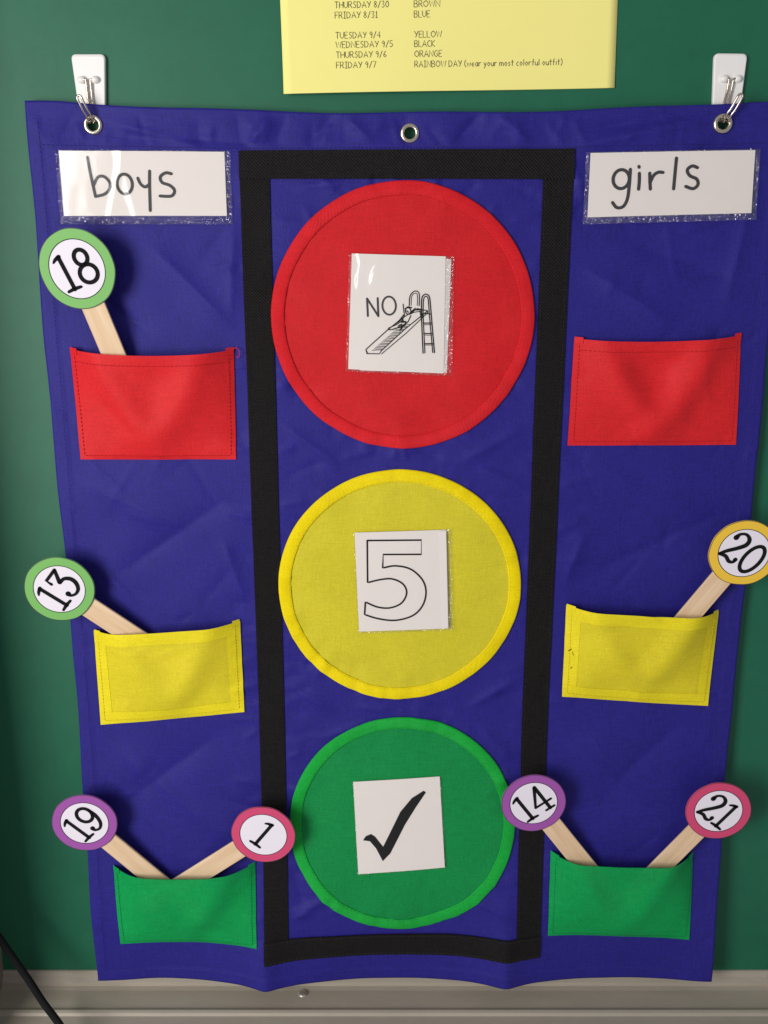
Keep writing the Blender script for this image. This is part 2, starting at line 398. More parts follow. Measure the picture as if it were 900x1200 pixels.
# black webbing
def strip(corners, n, off): 
    o = patch('border_strip', corners, off, M['black_tape'], chart, n, .8)
    (ax, az), (bx, bz), (cx, cz), (ex, ez) = corners; f = 1.6
    if n[1] > n[0]: A = [(ax+f, az), (ex+f, ez)], [(bx-f, bz), (cx-f, cz)]
    else: A = [(ax, az-f), (bx, bz-f)], [(ex, ez+f), (cx, cz+f)]
    for q in A: stitches(q, o, M['black_thread'], off+.05, 3.2, 2.0, .4)
    return o
strip([(-91, 46), (-72.2, 46), (-73, -507), (-91, -507)], (12, 368), 1.0)
strip([(100.4, 46), (119.2, 46), (119.6, -507), (101.2, -507)], (12, 368), 1.0)
strip([(-91, 62.4), (119.2, 63.4), (119.4, 45.4), (-91.2, 45.6)], (140, 12), 1.6)
strip([(-91.4, -505.5), (119.8, -504.5), (119.6, -522.6), (-91.2, -524)], (140, 12), 1.6)
# three lights
def disc(cx, cz, rx, rz, col, lab):
    ns, nr = 96, 30; V = []; F = []; U = []
    for j in range(nr+1):
        r = j/nr
        for k in range(ns):
            a = 2*math.pi*k/ns; x = cx+rx*r*math.cos(a); z = cz+rz*r*math.sin(a)
            V.append(P(x, drape(x, z)+.9+.8*(1-r**3), z)); U.append((x*.001, z*.001))
    for j in range(nr):
        for k in range(ns):
            F.append((j*ns+k, (j+1)*ns+k, (j+1)*ns+(k+1) % ns, j*ns+(k+1) % ns))
    d = build('light_disc', V, F, M[col], chart, U); d['label'] = lab
    w1 = 2*math.pi/(20*340*math.cos(R(40))); per = w1*round(2*math.pi*rx*.001/w1); ns = 180; prof = [(-.5, -.4), (-.3, .4), (.4, .75), (4.5, .85), (7.6, .75), (8.2, .5), (8.3, .1)]; V = []; F = []; U = []
    for k in range(ns):
        a = 2*math.pi*k/ns-1.6; wob = .35*noise.noise(Vector((math.cos(a)*4, math.sin(a)*4, cx+cz)))
        for q, h in prof:
            x = cx+(rx-q+wob)*math.cos(a); z = cz+(rz-q+wob)*math.sin(a)
            V.append(P(x, drape(x, z)+1.25+h, z)); U.append((k/ns*per, q*.001))
    m = len(prof)
    for j in range(m):                      # close the loop with its own row so the twill runs on
        V.append(V[j]); U.append((per, prof[j][0]*.001))
    for k in range(ns):
        for j in range(m-1): F.append((k*m+j, (k+1)*m+j, (k+1)*m+j+1, k*m+j+1))
    build('binding', V, F, M[col+'_rim'], d, U)
    path = [(cx+(rx-7.2)*math.cos(2*math.pi*k/160), cz+(rz-7.2)*math.sin(2*math.pi*k/160)) for k in range(161)]
    stitches(path, d, M[col+'_thread'], 1.95, 3.4, 1.7, .35)
    return d
disc(12.3, -41.2, 85.6, 85.4, 'red', 'red round light at the top')
disc(11.0, -226.8, 84.8, 84.6, 'yellow', 'yellow round light in the middle')
disc(13.6, -413.0, 83.8, 86.4, 'green', 'green round light at the bottom')
# pockets
POCK = {}
def pocket(key, c, col, B, sag, pw, hemcol, lab, fold=3.4, fs=1):
    def bul(s, t):
        e = max(0, 1-abs(2*s-1)**pw); up = max(0, 1-t)
        d = B*e*up**.72+1.7*noise.noise(Vector((s*3.1+c[0][0], t*2.3, 1.7)))*min(1, 6*t)*min(1, 5*(1-t))*e
        d += fold*math.exp(-((s-(.5+fs*(.34-.36*t)))/.12)**2)*e*min(1, 3*(1-t))+.75*fold*math.exp(-((s-(.5-fs*(.36-.40*t)))/.11)**2)*e*min(1, 3*(1-t))-.8*fold*math.exp(-((s-.5)/.2)**2)*math.exp(-((t-.25)/.3)**2)*min(1, 5*t)*(.35 if B > 8 else 1)
        d += .9*math.sin(3.0*(s+t*.8)*2+c[0][0])*e*min(1, 4*(1-t))*min(1, 3*t)
        return d, -sag*(4*s*(1-s))*up**1.5
    p = patch('pocket', c, 1.0, M[col], chart, (54, 38), .7, bul); p['label'] = lab
    def at(s, t):
        (ax, az), (bx, bz), (cx, cz), (ex, ez) = c
        x = (ax*(1-s)+bx*s)*(1-t)+(ex*(1-s)+cx*s)*t; z = (az*(1-s)+bz*s)*(1-t)+(ez*(1-s)+cz*s)*t
        b, dz = bul(s, t); return x, drape(x, z+dz)+1+b, z+dz
    def hem(s0, s1, t0, t1, n, o=.25):
        V = []; F = []
        for j in range(n[1]+1):
            for i in range(n[0]+1):
                x, d, z = at(s0+(s1-s0)*i/n[0], t0+(t1-t0)*j/n[1]); V.append(P(x, d+o, z))
        m = n[0]+1
        for j in range(n[1]):
            for i in range(n[0]): a = j*m+i; F.append((a, a+m, a+m+1, a+1))
        build('hem', V, F, M[hemcol], p)
    if hemcol:
        hem(-.004, 1.004, -.006, .125, (54, 6), .45); hem(-.004, .085, .126, .87, (6, 30)); hem(.915, 1.004, .126, .87, (6, 30)); hem(-.004, 1.004, .871, 1.006, (54, 6))
    parts = []
    th = {'red_pocket': 'red', 'yellow_pocket': 'yellow', 'green_pocket': 'green'}[col]
    def line(sa, ta, sb, tb, n):
        for k in range(n):
            q = [at(sa+(sb-sa)*(k+g)/n, ta+(tb-ta)*(k+g)/n) for g in (.15, .75)]
            ux, uz = q[1][0]-q[0][0], q[1][2]-q[0][2]; L = math.hypot(ux, uz); ux /= L; uz /= L
            pv = []
            for x, d, z in q:
                for h, o in ((-.22, .5), (0, .8), (.22, .5)): pv.append(P(x-uz*h, d+o, z+ux*h))
            parts.append((pv, [(0, 1, 4, 3), (1, 2, 5, 4)]))
    line(.03, .02, .03, .96, 26); line(.97, .02, .97, .96, 26); line(.03, .962, .97, .962, 38)
    if col == 'red_pocket': line(.03, .10, .97, .10, 38)
    V, F = merge(parts); build('stitching', V, F, M[th+'_thread'], p, smooth=False, kind='stuff')
    # folded seam tabs that stand up at the upper corners
    for s0, s1, h in ((0, .05, 1.2), (.955, 1, 1.8)):
        a = at(s0, 0); b = at(s1, 0); V = []
        for dz, o in ((-3, .55), (h, .5)):
            for q in (a, b): V.append(P(q[0], q[1]+o, q[2]+dz+.3*random.random()))
        build('seam_tab', V, [(0, 1, 3, 2)], M[hemcol or col], p, smooth=False)
    POCK[key] = (p, at); return p
pocket('rl', [(-206.5, -60.6), (-99, -61.2), (-100.3, -134.8), (-205.8, -134.8)], 'red_pocket', 13, 3.0, 3, None, 'red pocket under the boys card')
pocket('rr', [(125.1, -53.8), (234.3, -51.8), (237.9, -124.8), (124.2, -125.4)], 'red_pocket', 6, 2.6, 2.4, None, 'empty red pocket under the girls card', 6.2)
pocket('yl', [(-206.2, -259.5), (-102.5, -252.2), (-102.1, -322.0), (-206.6, -332.1)], 'yellow_pocket', 13, 0, 3, 'yellow_hem', 'yellow pocket holding the green 13 stick')
pocket('yr', [(129.1, -240.0), (236.5, -244.9), (234.8, -316.7), (129.5, -309.9)], 'yellow_pocket', 13.5, 1.0, 4, 'yellow_hem', 'yellow pocket holding the yellow 20 stick')
pocket('gl', [(-203.7, -445.6), (-97.1, -444.2), (-97, -511.2), (-202.6, -512.7)], 'green_pocket', 14.5, 2.5, 3, None, 'green pocket holding the 19 and 1 sticks')
pocket('gr', [(125.1, -433.7), (232.4, -435.8), (234.4, -509), (125.5, -504.5)], 'green_pocket', 15, 2.5, 4, None, 'green pocket holding the 14 and 21 sticks')
# two brown marks on the edge of one yellow pocket
p, at = POCK['yr']; parts = []
for s, t, a, L in ((.035, .46, .5, 4), (.05, .50, -1.2, 3), (.045, .66, .8, 1.8)):
    x, d, z = at(s, t); dx = math.cos(a)*L/2; dz = math.sin(a)*L/2
    parts.append(([P(x-dx, d+.6, z-dz-.5), P(x+dx, d+.6, z+dz-.4), P(x+dx, d+.6, z+dz+.5), P(x-dx, d+.6, z-dz+.4)], [(0, 1, 2, 3)]))
V, F = merge(parts); build('stain', V, F, plain('brown_stain', srgb(104, 70, 24), .8), p, smooth=False)
# loose red thread at a pocket corner
p, at = POCK['rl']; x, d, z = at(1, 0)
pts = [P(x-1, d+1, z), P(x+2, d+2, z+1.5), P(x+4, d+2.4, z-1), P(x+3.6, d+2, z-4), P(x+2, d+1.6, z-5)]
V, F = tube_mesh(spline(pts), .00025, 5); build('loose_thread', V, F, M['red_thread'], p)
# grommets
for gx, gz in GROM:
    prof = [(3.4, -2.4), (3.3, .6), (3.7, 1.5), (4.6, 1.8), (5.6, 1.4), (6.1, .5), (6.1, -.3)]; ns = 36; V = []; F = []
    g0 = drape(gx, gz)
    for k in range(ns):
        a = 2*math.pi*k/ns
        for r, h in prof: V.append(P(gx+r*math.cos(a), g0+h+.3, gz+r*math.sin(a)))
    m = len(prof)
    for k in range(ns):
        for j in range(m-1): F.append((k*m+j, ((k+1) % ns)*m+j, ((k+1) % ns)*m+j+1, k*m+j+1))
    build('grommet', V, F, M['nickel'], chart)

# ---------------------------------------------------------------- hooks
def hook(c, knob, wire, tip, label):
    h = thing('adhesive_hook', P(knob[0], 0, 80), label, 'hook', 'wire hooks holding the chart')
    (tlx, tlz), (trx, trz), (brx, brz), (blx, blz) = c
    # rounded outline
    pts = []; rr = 3.2
    poly = [(tlx, tlz), (trx, trz), (brx, brz), (blx, blz)]
    for i in range(4):
        p0 = Vector(poly[i-1]); p1 = Vector(poly[i]); p2 = Vector(poly[(i+1) % 4])
        a = (p0-p1).normalized(); b = (p2-p1).normalized()
        for k in range(6):
            t = k/5; q = p1+a*rr*(1-t)**2+b*rr*t**2
            pts.append(q)
    ctr = sum(pts, Vector((0, 0)))/len(pts); n = len(pts); V = []; F = []
    for sc_, d in ((1, .4), (1, 2.4), (.965, 3.0), (.92, 3.2)):
        for q in pts:
            v = ctr+(q-ctr)*sc_; V.append(P(v.x, d, v.y))
    for j in range(3):
        for k in range(n): F.append((j*n+k, j*n+(k+1) % n, (j+1)*n+(k+1) % n, (j+1)*n+k))
    F.append(tuple(3*n+k for k in range(n))); build('plate', V, F, M['plastic'], h, smooth=False)
    kx, kz = knob
    for s in (-1, 1):                      # two rounded lugs that hold the wire
        V = []; F = []; ns = 14
        prof = [(0, 0.0), (.4, 1.5), (1.6, 2.3), (3.4, 2.3), (4.8, 1.7), (5.5, .8), (5.8, .1)]
        for u, r in prof:
            for k in range(ns):
                a = 2*math.pi*k/ns; V.append(P(kx+s*(1.5+u), 3.3+r*1.25*max(-.3, math.sin(a)), kz+r*math.cos(a)))
        for j in range(len(prof)-1):
            for k in range(ns): F.append((j*ns+k, j*ns+(k+1) % ns, (j+1)*ns+(k+1) % ns, (j+1)*ns+k))
        build('lug', V, F, M['plastic'], h)
    # bent wire: a long narrow loop going down behind the cloth, through the eyelet and up in front
    gx, gz = wire; tx, tz = tip
    gd = drape(gx, gz)
    mid = [(kx, 5.0, kz), (kx*.7+gx*.3, 4.4, kz-8), (gx*.8+kx*.2, 4.6, gz+9), (gx, 4.6, gz+2), (gx, gd-1, gz-1.6), (gx, gd+2.5, gz-1.2), (gx*.9+tx*.1, gd+5.0, gz+2.2), (gx*.55+tx*.45, gd+6.6, gz*.55+tz*.45), (tx, gd+8.5, tz)]
    mid = spline(mid, False, 5); g = 1.35
    dx, dz = tx-gx, tz-gz; L = math.hypot(dx, dz)
    left = []; right = []
    for i, (x, d, z) in enumerate(mid):
        f = i/len(mid); px, pz = (1, 0) if f < .6 else (dz/L, -dx/L)
        left.append(P(x-g*px, d, z-g*pz)); right.append(P(x+g*px, d, z+g*pz))
    e = mid[-1]; cap = []
    px, pz = dz/L, -dx/L
    for k in range(1, 6):
        a = math.pi*k/6; cap.append(P(e[0]-g*px*math.cos(a)+dx/L*g*math.sin(a), e[1], e[2]-g*pz*math.cos(a)+dz/L*g*math.sin(a)))
    V, F = tube_mesh([P(kx-4, 5, kz), P(kx-2.2, 5, kz)]+left+cap+right[::-1]+[P(kx+2.2, 5, kz), P(kx+4, 5, kz)], .00072, 10)
    build('wire', V, F, M['steel'], h)
hook([(-193.1, 118.8), (-172, 118.8), (-174.6, 80), (-190.4, 80)], (-183.0, 104.0), (-182.4, 80.4), (-186.6, 92.2), 'white adhesive wire hook above the boys card')
hook([(203.6, 119.3), (224.2, 119.1), (222.4, 80), (205.6, 80)], (214.8, 104.5), (212.2, 80.6), (217.6, 92.8), 'white adhesive wire hook above the girls card')

# ---------------------------------------------------------------- cards on the chart
def quadmap(c, depth):
    (ax, az), (bx, bz), (cx, cz), (ex, ez) = c
    def f(s, t, o=0):
        x = (ax*(1-s)+bx*s)*(1-t)+(ex*(1-s)+cx*s)*t; z = (az*(1-s)+bz*s)*(1-t)+(ez*(1-s)+cz*s)*t
        return P(x, depth(x, z)+o, z)
    return f
def inset(c, s0, t0, s1, t1):
    (ax, az), (bx, bz), (cx, cz), (ex, ez) = c
    f = lambda s, t: ((ax*(1-s)+bx*s)*(1-t)+(ex*(1-s)+cx*s)*t, (az*(1-s)+bz*s)*(1-t)+(ez*(1-s)+cz*s)*t)
    return [f(s0, t0), f(s1, t0), f(s1, t1), f(s0, t1)]
def card(name, c, lam, off, label, bow, seed, group=None, streak=0):
    cx = sum(p[0] for p in c)/4; cz = min(p[1] for p in c)
    def depth(x, z):     # the stiff card bridges the small folds
        return base(z)+off+bow*math.sin((x-c[0][0])/(c[1][0]-c[0][0])*math.pi)+.5*noise.noise(Vector((x*.02, z*.02, seed)))
    hi = max(drape(x, z)-base(z) for x in [c[3][0]+(c[1][0]-c[3][0])*i/24 for i in range(25)] for z in [c[3][1]+(c[1][1]-c[3][1])*i/20 for i in range(21)])
    off = hi+off-bow*.2
    root = thing(name, P(cx, depth(cx, cz), cz), label, 'card', group)
    pap = patch('card_sheet', c, 0, M['paper'], root, (24, 20), .35, None, depth)
    def film(x, z):
        wv = 0
        if streak:
            s = (x-c[0][0])/(c[1][0]-c[0][0]); t = (c[0][1]-z)/(c[0][1]-c[3][1])
            for s0, wd, sl in ((.41, .032, .09), (.34, .02, -.10), (.68, .045, -.14)) if streak == 1 else ((.10+.02*math.sin(t*19), .03, .05), (.23+.025*math.sin(t*13+1), .034, -.04)):
                wv += (.3 if streak == 1 else 1.3)*math.exp(-((s-s0-sl*(t-.5))/wd)**2)*(1 if streak == 1 else math.exp(-((t-.16)/.2)**2)*(.7+.3*math.sin(t*31+s*9)))
        return depth(x, z)+wv
    if lam:
        f = patch('laminate_film', inset(c, -.003, -.003, 1.003, 1.003), .5, M['lam'], root, (90, 40), .05, None, film)
        l, t, r, b = lam
        W = math.hypot(c[1][0]-c[0][0], c[1][1]-c[0][1]); H = math.hypot(c[3][0]-c[0][0], c[3][1]-c[0][1])
        E = lambda a0, b0, a1, b1, n: patch('film_edge', inset(c, a0, b0, a1, b1), .15, M['lam_edge'], root, n, .25, None, lambda x, z: depth(x, z)+.25*noise.noise(Vector((x*.35, z*.35, seed))))
        if t: E(-l/W, -t/H, 1+r/W, -.004, (60, 4))
        if b: E(-l/W, 1.004, 1+r/W, 1+b/H, (60, 6))
        if l: E(-l/W, -.0035, -.004, 1.0035, (4, 30))
        if r: E(1.004, -.0035, 1+r/W, 1.0035, (4, 30))
    return root, quadmap(c, depth), depth
BC = [(-203.5, 62.2), (-100, 61.6), (-100, 23.2), (-203.5, 23.2)]
boys, bm, dpt = card('word_card', BC, (2.6, .6, 3.6, 5.2), .9, 'white laminated card with the handwritten word boys', 1.0, 2.3, 'word cards', 1)
toB = lambda X, Y: bm((X-208)/(789-208), (Y-530)/(759-530), .25)
flip = lambda L: [(p[0], p[1])+tuple(p[2:]) for p in L]
def handwriting(strokes, wd): return [ribbon(s, wd, cl) for s, cl in strokes]
def letters(root, tof, words, wd, mat='marker', name='letter'):
    for st in words: 
        printed(name, handwriting(st, wd), tof, M[mat], root)
letters(boys, toB, [
 [([(308, 552), (313, 600), (320, 650), (326, 688)], False), ([(322, 650), (340, 622), (362, 620), (380, 640), (378, 664), (358, 682), (326, 690)], False)],
 [(ell(433, 646, 27, 35), True)],
 [([(481, 625), (490, 646), (505, 656), (519, 648)], False), ([(524, 600), (521, 650), (518, 740)], False)],
 [([(600, 609), (580, 606), (561, 620), (566, 640), (592, 650), (608, 668), (596, 688), (556, 688)], False)]], 11)
GC = [(128.8, 60.6), (231.3, 62.3), (232.5, 24.8), (128.9, 22.2)]
girls, gm, dpt = card('word_card', GC, (2.8, .6, 3.2, 4.2), .9, 'white laminated card with the handwritten word girls', .8, 5.1, 'word cards', 0)
toG = lambda X, Y: gm((X-268)/(840-268), (Y-540+ (X-268)*.012)/(225), .25)
letters(girls, toG, [
 [(ell(378, 632, 28, 33), True), ([(408, 598), (407, 650), (403, 700), (390, 728), (368, 732), (352, 714)], False)],
 [([(440, 612), (441, 640), (440, 668)], False), ([(437, 588), (438, 591)], False)],
 [([(476, 612), (478, 640), (481, 668)], False), ([(480, 642), (490, 620), (506, 609), (522, 610)], False)],
 [([(566, 560), (564, 610), (562, 668)], False)],
 [([(641, 594), (622, 588), (606, 602), (616, 622), (640, 634), (646, 654), (630, 668), (604, 660)], False)]], 11.5)
# the NO slide card (two sheets)
RC = [(-20.6, .1), (39.5, -1.7), (39.4, -76.5), (-23.6, -73.6)]
slide, sm, dpt = card('picture_card', RC, (1.6, 0, 5.5, 1.6), 2.6, 'laminated card with the word NO and a line drawing of a playground slide', .6, 8.8, None, 2)
patch('back_sheet', [(-10, -1.4), (43.2, -3.4), (41.5, -76.2), (-16, -74.5)], 0, M['paper'], slide, (12, 12), .3, None, lambda x, z: dpt(x, z)-.4)
toS = lambda X, Y: sm((X-80+(Y-45)*.05)/705, (Y-45-(X-80)*.03)/880, .25)
S = lambda *pts, w=6, cl=False, sm_=False: ribbon(list(pts), w*(1.25 if w < 12 else 1), cl, sm_)
printed('lettering', [S((190, 512), (187, 380), w=15), S((187, 380), (268, 512), w=15), S((268, 512), (266, 376), w=15), ribbon(ell(350, 432, 50, 68, 24), 14, True)], toS, M['marker'], slide)
draw = [S((170, 768), (335, 615), (450, 520)), S((280, 780), (460, 610), (635, 470)), S((285, 800), (470, 640), (632, 486), w=5), S((170, 768), (175, 800), (270, 800), (280, 780), w=6), S((170, 768), (185, 800), w=4), S((635, 468), (634, 490)),
 S((450, 522), (560, 452), (634, 468)), S((500, 430), (508, 358), (545, 322), (576, 340), (574, 430), sm_=True), S((514, 428), (520, 362), (545, 338), (562, 350), (560, 430), w=4, sm_=True),
 S((592, 790), (588, 500), (592, 400), w=7), S((592, 400), (600, 362), (626, 344), (650, 360), (657, 400), w=7, sm_=True), S((657, 400), (662, 500), (677, 785), w=7), S((606, 788), (601, 500), (605, 404), w=6), S((605, 404), (612, 372), (627, 360), (640, 372), (644, 404), w=6, sm_=True), S((644, 404), (648, 500), (664, 785), w=6),
 S((600, 490), (655, 492), w=6), S((600, 562), (658, 560), w=7), S((602, 574), (660, 572), w=4), S((602, 640), (660, 640), w=7), S((604, 652), (662, 652), w=4), S((604, 718), (664, 716), w=7), S((606, 728), (666, 727), w=4),
 S((578, 470), (590, 560), w=5), S((588, 470), (600, 520), w=5), S((455, 420), (458, 470), (462, 500), w=6),
 # child sitting on the slide
 ribbon(ell(490, 470, 20, 24, 14), 8, True), S((470, 455), (490, 440), (515, 446), w=9), S((480, 470), (492, 480), w=7), S((462, 500), (450, 540), (480, 560), (510, 505), w=6, sm_=True), S((510, 490), (520, 470), (545, 450), w=6), S((500, 495), (530, 480), w=8),
 S((450, 540), (400, 575), (345, 600), w=6), S((480, 560), (430, 590), (370, 612), w=7), S((345, 600), (335, 612), (360, 614), w=7), S((440, 555), (470, 552), w=10), S((415, 585), (440, 570), w=8), S((430, 600), (470, 575), w=6), S((425, 620), (440, 600), w=8), S((545, 462), (590, 460), w=8), S((535, 480), (600, 470), w=5), S((420, 545), (455, 500), w=5), S((365, 590), (450, 530), w=4)]
for k in range(19):      # hatching on the slide bed
    t = k/18; x = 215+t*215; y = 775-t*195
    draw.append(S((x, y), (x+72, y-8+4*(k % 2)), w=3.2))
printed('drawing', draw, toS, M['ink'], slide)
# the 5 card
FC = [(-20.3, -185.8), (42.9, -183.6), (45.9, -256.3), (-17.6, -258.7)]
five, fm, dpt = card('number_card', FC, (.8, 0, 3.4, 1.4), 2.4, 'laminated card with a large outlined number 5', .5, 4.4, None, 0)
patch('folded_edge', [(37.2, -184.4), (42.7, -184.2), (45.4, -255.8), (40.4, -256.3)], 0, M['paper'], five, (4, 20), .3, None, lambda x, z: dpt(x, z)+.9)
toF = lambda X, Y: fm((X-297-(Y-230)*.035)/(300), (Y-228+(X-297)*.028)/(326), .25)
o5 = [(338, 253), (515, 252), (515, 298), (390, 298), (388, 342)]
c5 = spline([(388, 342), (430, 335), (480, 346), (518, 380), (531, 420), (521, 465), (488, 500), (430, 516), (372, 510), (327, 496)])
c6 = spline([(330, 454), (370, 471), (412, 474), (450, 458), (467, 425), (455, 395), (420, 378), (380, 380), (338, 390)])
printed('numeral', [S(*(o5+c5[1:]+c6+[(338, 253)]), w=4.4)], toF, M['ink'], five)
# the tick card
TC = [(-22.8, -376.8), (41.1, -372.7), (45.7, -445.6), (-19.3, -451.2)]
tick, tm, dpt = card('picture_card', TC, (.5, 0, .9, .5), 2.4, 'laminated card with a bold black check mark', .5, 6.6, None, 0)
toT = lambda X, Y: tm((X-282-(Y-250)*.055)/(302), (Y-252+(X-282)*.055)/(322), .25)
out = [(316, 453), (326, 438), (344, 431), (358, 440), (372, 458), (386, 476), (408, 432), (446, 355), (486, 308), (527, 283), (535, 289), (500, 340), (462, 400), (434, 455), (411, 500), (385, 527), (362, 482), (340, 456)]
mids = [((out[1][0]+out[2][0])/2, 445)]
V2 = out; F2 = [(0, 1, 2, 17), (2, 3, 16, 17), (3, 4, 16), (4, 5, 15, 16), (5, 6, 14, 15), (6, 7, 13, 14), (7, 12, 13), (7, 8, 11, 12), (8, 9, 10, 11)]
printed('check_mark', [(V2, F2)], toT, M['ink'], tick)

# ---------------------------------------------------------------- numbered sticks
DIG = {
 '1': (.46, [([(.02, .90, .5), (.10, .955, .8), (.24, 1, 1)], 0), ([(.22, .99), (.23, .02)], 0), ([(.03, .02, .7), (.23, .035, .9), (.43, .02, .7)], 0)]),
 '8': (.62, [(ell(.31, .755, .185, .215, 18), 1), (ell(.31, .27, .255, .255, 20), 1)]),
 '3': (.62, [([(.06, .78, .8), (.07, .97, .9), (.53, .97, .9)], 2), ([(.53, .97, .9), (.26, .62, 1.1)], 0), ([(.26, .60, .9), (.44, .58, 1), (.56, .42, 1.15), (.55, .22, 1.15), (.42, .05, 1), (.24, .01, .8), (.1, .09, .8), (.09, .2, 1.5)], 0)]),
 '4': (.66, [([(.42, 1, 1), (.03, .31, .7)], 0), ([(.03, .31, .7), (.64, .31, .7)], 0), ([(.43, 1), (.43, .02)], 0), ([(.27, .02, .7), (.59, .02, .7)], 0)]),
 '9': (.62, [(ell(.3, .70, .24, .28, 18), 1), ([(.54, .70, 1), (.54, .42, 1.1), (.44, .14, 1), (.26, .01, .8), (.1, .07, .8), (.09, .18, 1.4)], 0)]),
 '2': (.62, [([(.09, .74, 1.5), (.12, .9, .8), (.28, 1, .8), (.46, .93, 1.1), (.5, .74, 1.2), (.36, .5, 1.1), (.16, .24, 1), (.04, .04, .8)], 0), ([(.04, .04, .9), (.25, .09, 1), (.44, .02, 1), (.56, .07, .8), (.57, .18, 1.2)], 0)]),
 '0': (.62, [(ell(.31, .5, .255, .49, 24), 1)])}
def stick(num, dc, lip, rot, ringcol, key, label, d_disc=15.5, oval=1.0, H=21.8):
    (cx, cz), (lx, lz) = dc, lip
    pk, at = POCK[key]
    ux, uz = lx-cx, lz-cz; L0 = math.hypot(ux, uz); ux /= L0; uz /= L0
    zb = at(.5, 1)[2]+9                                   # the stick stands near the pocket's bottom seam
    Ln = (zb-cz)/uz
    Ln = min(Ln, 120)
    ex, ez = cx+ux*Ln, cz+uz*Ln
    d0 = base(cz)+d_disc; d1 = drape(ex, ez)+2.6
    ang = math.atan2(uz, ux)                              # direction from disc to stick foot
    vx, vz = -uz, ux
    root = thing('number_stick', P(ex, d1, ez), label, 'number stick', 'numbered craft sticks in the pockets')
    # craft stick: flat with rounded ends
    wd = 7.6; n = 10; outl = []
    for k in range(n+1):
        a = -math.pi/2+math.pi*k/n; outl.append((Ln-wd*.8+wd*.8*math.cos(a), wd*math.sin(a)))
    for k in range(n+1):
        a = math.pi/2+math.pi*k/n; outl.append((-14+wd*.8*math.cos(a), wd*math.sin(a)))
    def S3(s, v, o):
        t = s/Ln; bow = 1.2*math.sin(math.pi*min(1, max(0, t)))
        return P(cx+ux*s+vx*v, d0+(d1-d0)*t+o-bow*0, cz+uz*s+vz*v)
    m = len(outl); V = []; U = []; F = []
    for sc_, o in ((1, -1.7), (1, -.35), (.95, 0)):
        for s, v in outl: V.append(S3(s, v*sc_, o)); U.append((v*.001+cx, s*.001))
    F.append(tuple(range(m))); F.append(tuple(2*m+k for k in range(m))[::-1])
    for j in range(2):
        for k in range(m): F.append((j*m+k, j*m+(k+1) % m, (j+1)*m+(k+1) % m, (j+1)*m+k))
    build('craft_stick', V, F, M['wood'], root, U, smooth=False)
    slope = (d1-d0)/Ln
    def D3(a, b, o):   # a along the stick (down), b across, on the disc's own tilted face
        return P(cx+ux*a+vx*b, d0+slope*a+o, cz+uz*a+vz*b)
    r = 23.6; ns = 64
    def ringmesh(prof):
        V = []; F = []; k2 = len(prof)
        for k in range(ns):
            an = 2*math.pi*k/ns
            wb = .45*noise.noise(Vector((2.2*math.cos(an)+cx, 2.2*math.sin(an)+cz, 5)))   # cut out by hand
            for rr, o in prof:
                q = rr+(wb if rr > 18 else 0); V.append(D3(q*oval*math.cos(an), q*math.sin(an), o))
        for k in range(ns):
            for j in range(k2-1): F.append((k*k2+j, ((k+1) % ns)*k2+j, ((k+1) % ns)*k2+j+1, k*k2+j+1))
        return V, F
    V, F = ringmesh([(0.01, -.1), (r-.2, -.1), (r, .1), (r, .8), (r-.2, 1.0), (17.3, 1.0)]); build('disc', V, F, M[ringcol], root, smooth=False)
    V, F = ringmesh([(17.35, .95), (.01, .95)]); build('face', V, F, M['face'], root, smooth=False)
    V, F = ringmesh([(17.55, 1.06), (17.05, 1.06)]); build('outline', V, F, M['ink'], root, smooth=False)
    V, F = ringmesh([(r-.05, 1.02), (r-.45, 1.08)]); build('outline', V, F, plain('edge_print', (.05, .045, .05, 1)), root, smooth=False)
    # numeral: upright in its own frame, turned by rot
    tw = sum(DIG[c][0] for c in num)+.04*(len(num)-1); x = -tw/2; st = []
    for c in num:
        for pts, cl in DIG[c][1]:
            q = [(x+p[0], p[1]-.5)+tuple(p[2:]) for p in pts]
            st.append(ribbon(q, .118, cl == 1, cl != 2))
        x += DIG[c][0]+.04
    cr, sr = math.cos(R(rot)), math.sin(R(rot))
    def toN(a, b):
        a *= H; b *= H; X = a*cr-b*sr; Z = a*sr+b*cr; return D3(X*ux+Z*uz, X*vx+Z*vz, 1.2)
    printed('numeral', st, toN, M['ink'], root)
for k, c in dict(lime=(122, 188, 98), purple=(160, 82, 168), pink=(212, 70, 114), gold=(244, 200, 60)).items():
    M['ring_'+k] = plain('ring_'+k, srgb(*c), .55, .03)
stick('18', (-192.6, -9.4), (-175.8, -63.5), 22, 'ring_lime', 'rl', 'craft stick with light green disc numbered 18 in red pocket', 17, 1.06)
stick('13', (-222.8, -222.5), (-180.2, -257.5), 52, 'ring_lime', 'yl', 'craft stick with light green disc numbered 13 in yellow pocket')
stick('19', (-218.4, -401.2), (-178.5, -445.6), 45, 'ring_purple', 'gl', 'craft stick with purple disc numbered 19 sharing a green pocket with a pink disc')
stick('1', (-88.2, -410.4), (-136.5, -446.5), -38, 'ring_pink', 'gl', 'craft stick with pink disc numbered 1 overlapping the black border strip')
stick('20', (244.6, -196.6), (215, -242.6), -36, 'ring_gold', 'yr', 'craft stick with yellow disc numbered 20 in yellow pocket')
stick('14', (108.7, -385.6), (143, -432.2), 36, 'ring_purple', 'gr', 'craft stick with purple disc numbered 14 overlapping the edge of the round green light')
stick('21', (243.3, -391.8), (210.6, -437), -38, 'ring_pink', 'gr', 'craft stick with pink disc numbered 21 overhanging the chart edge')

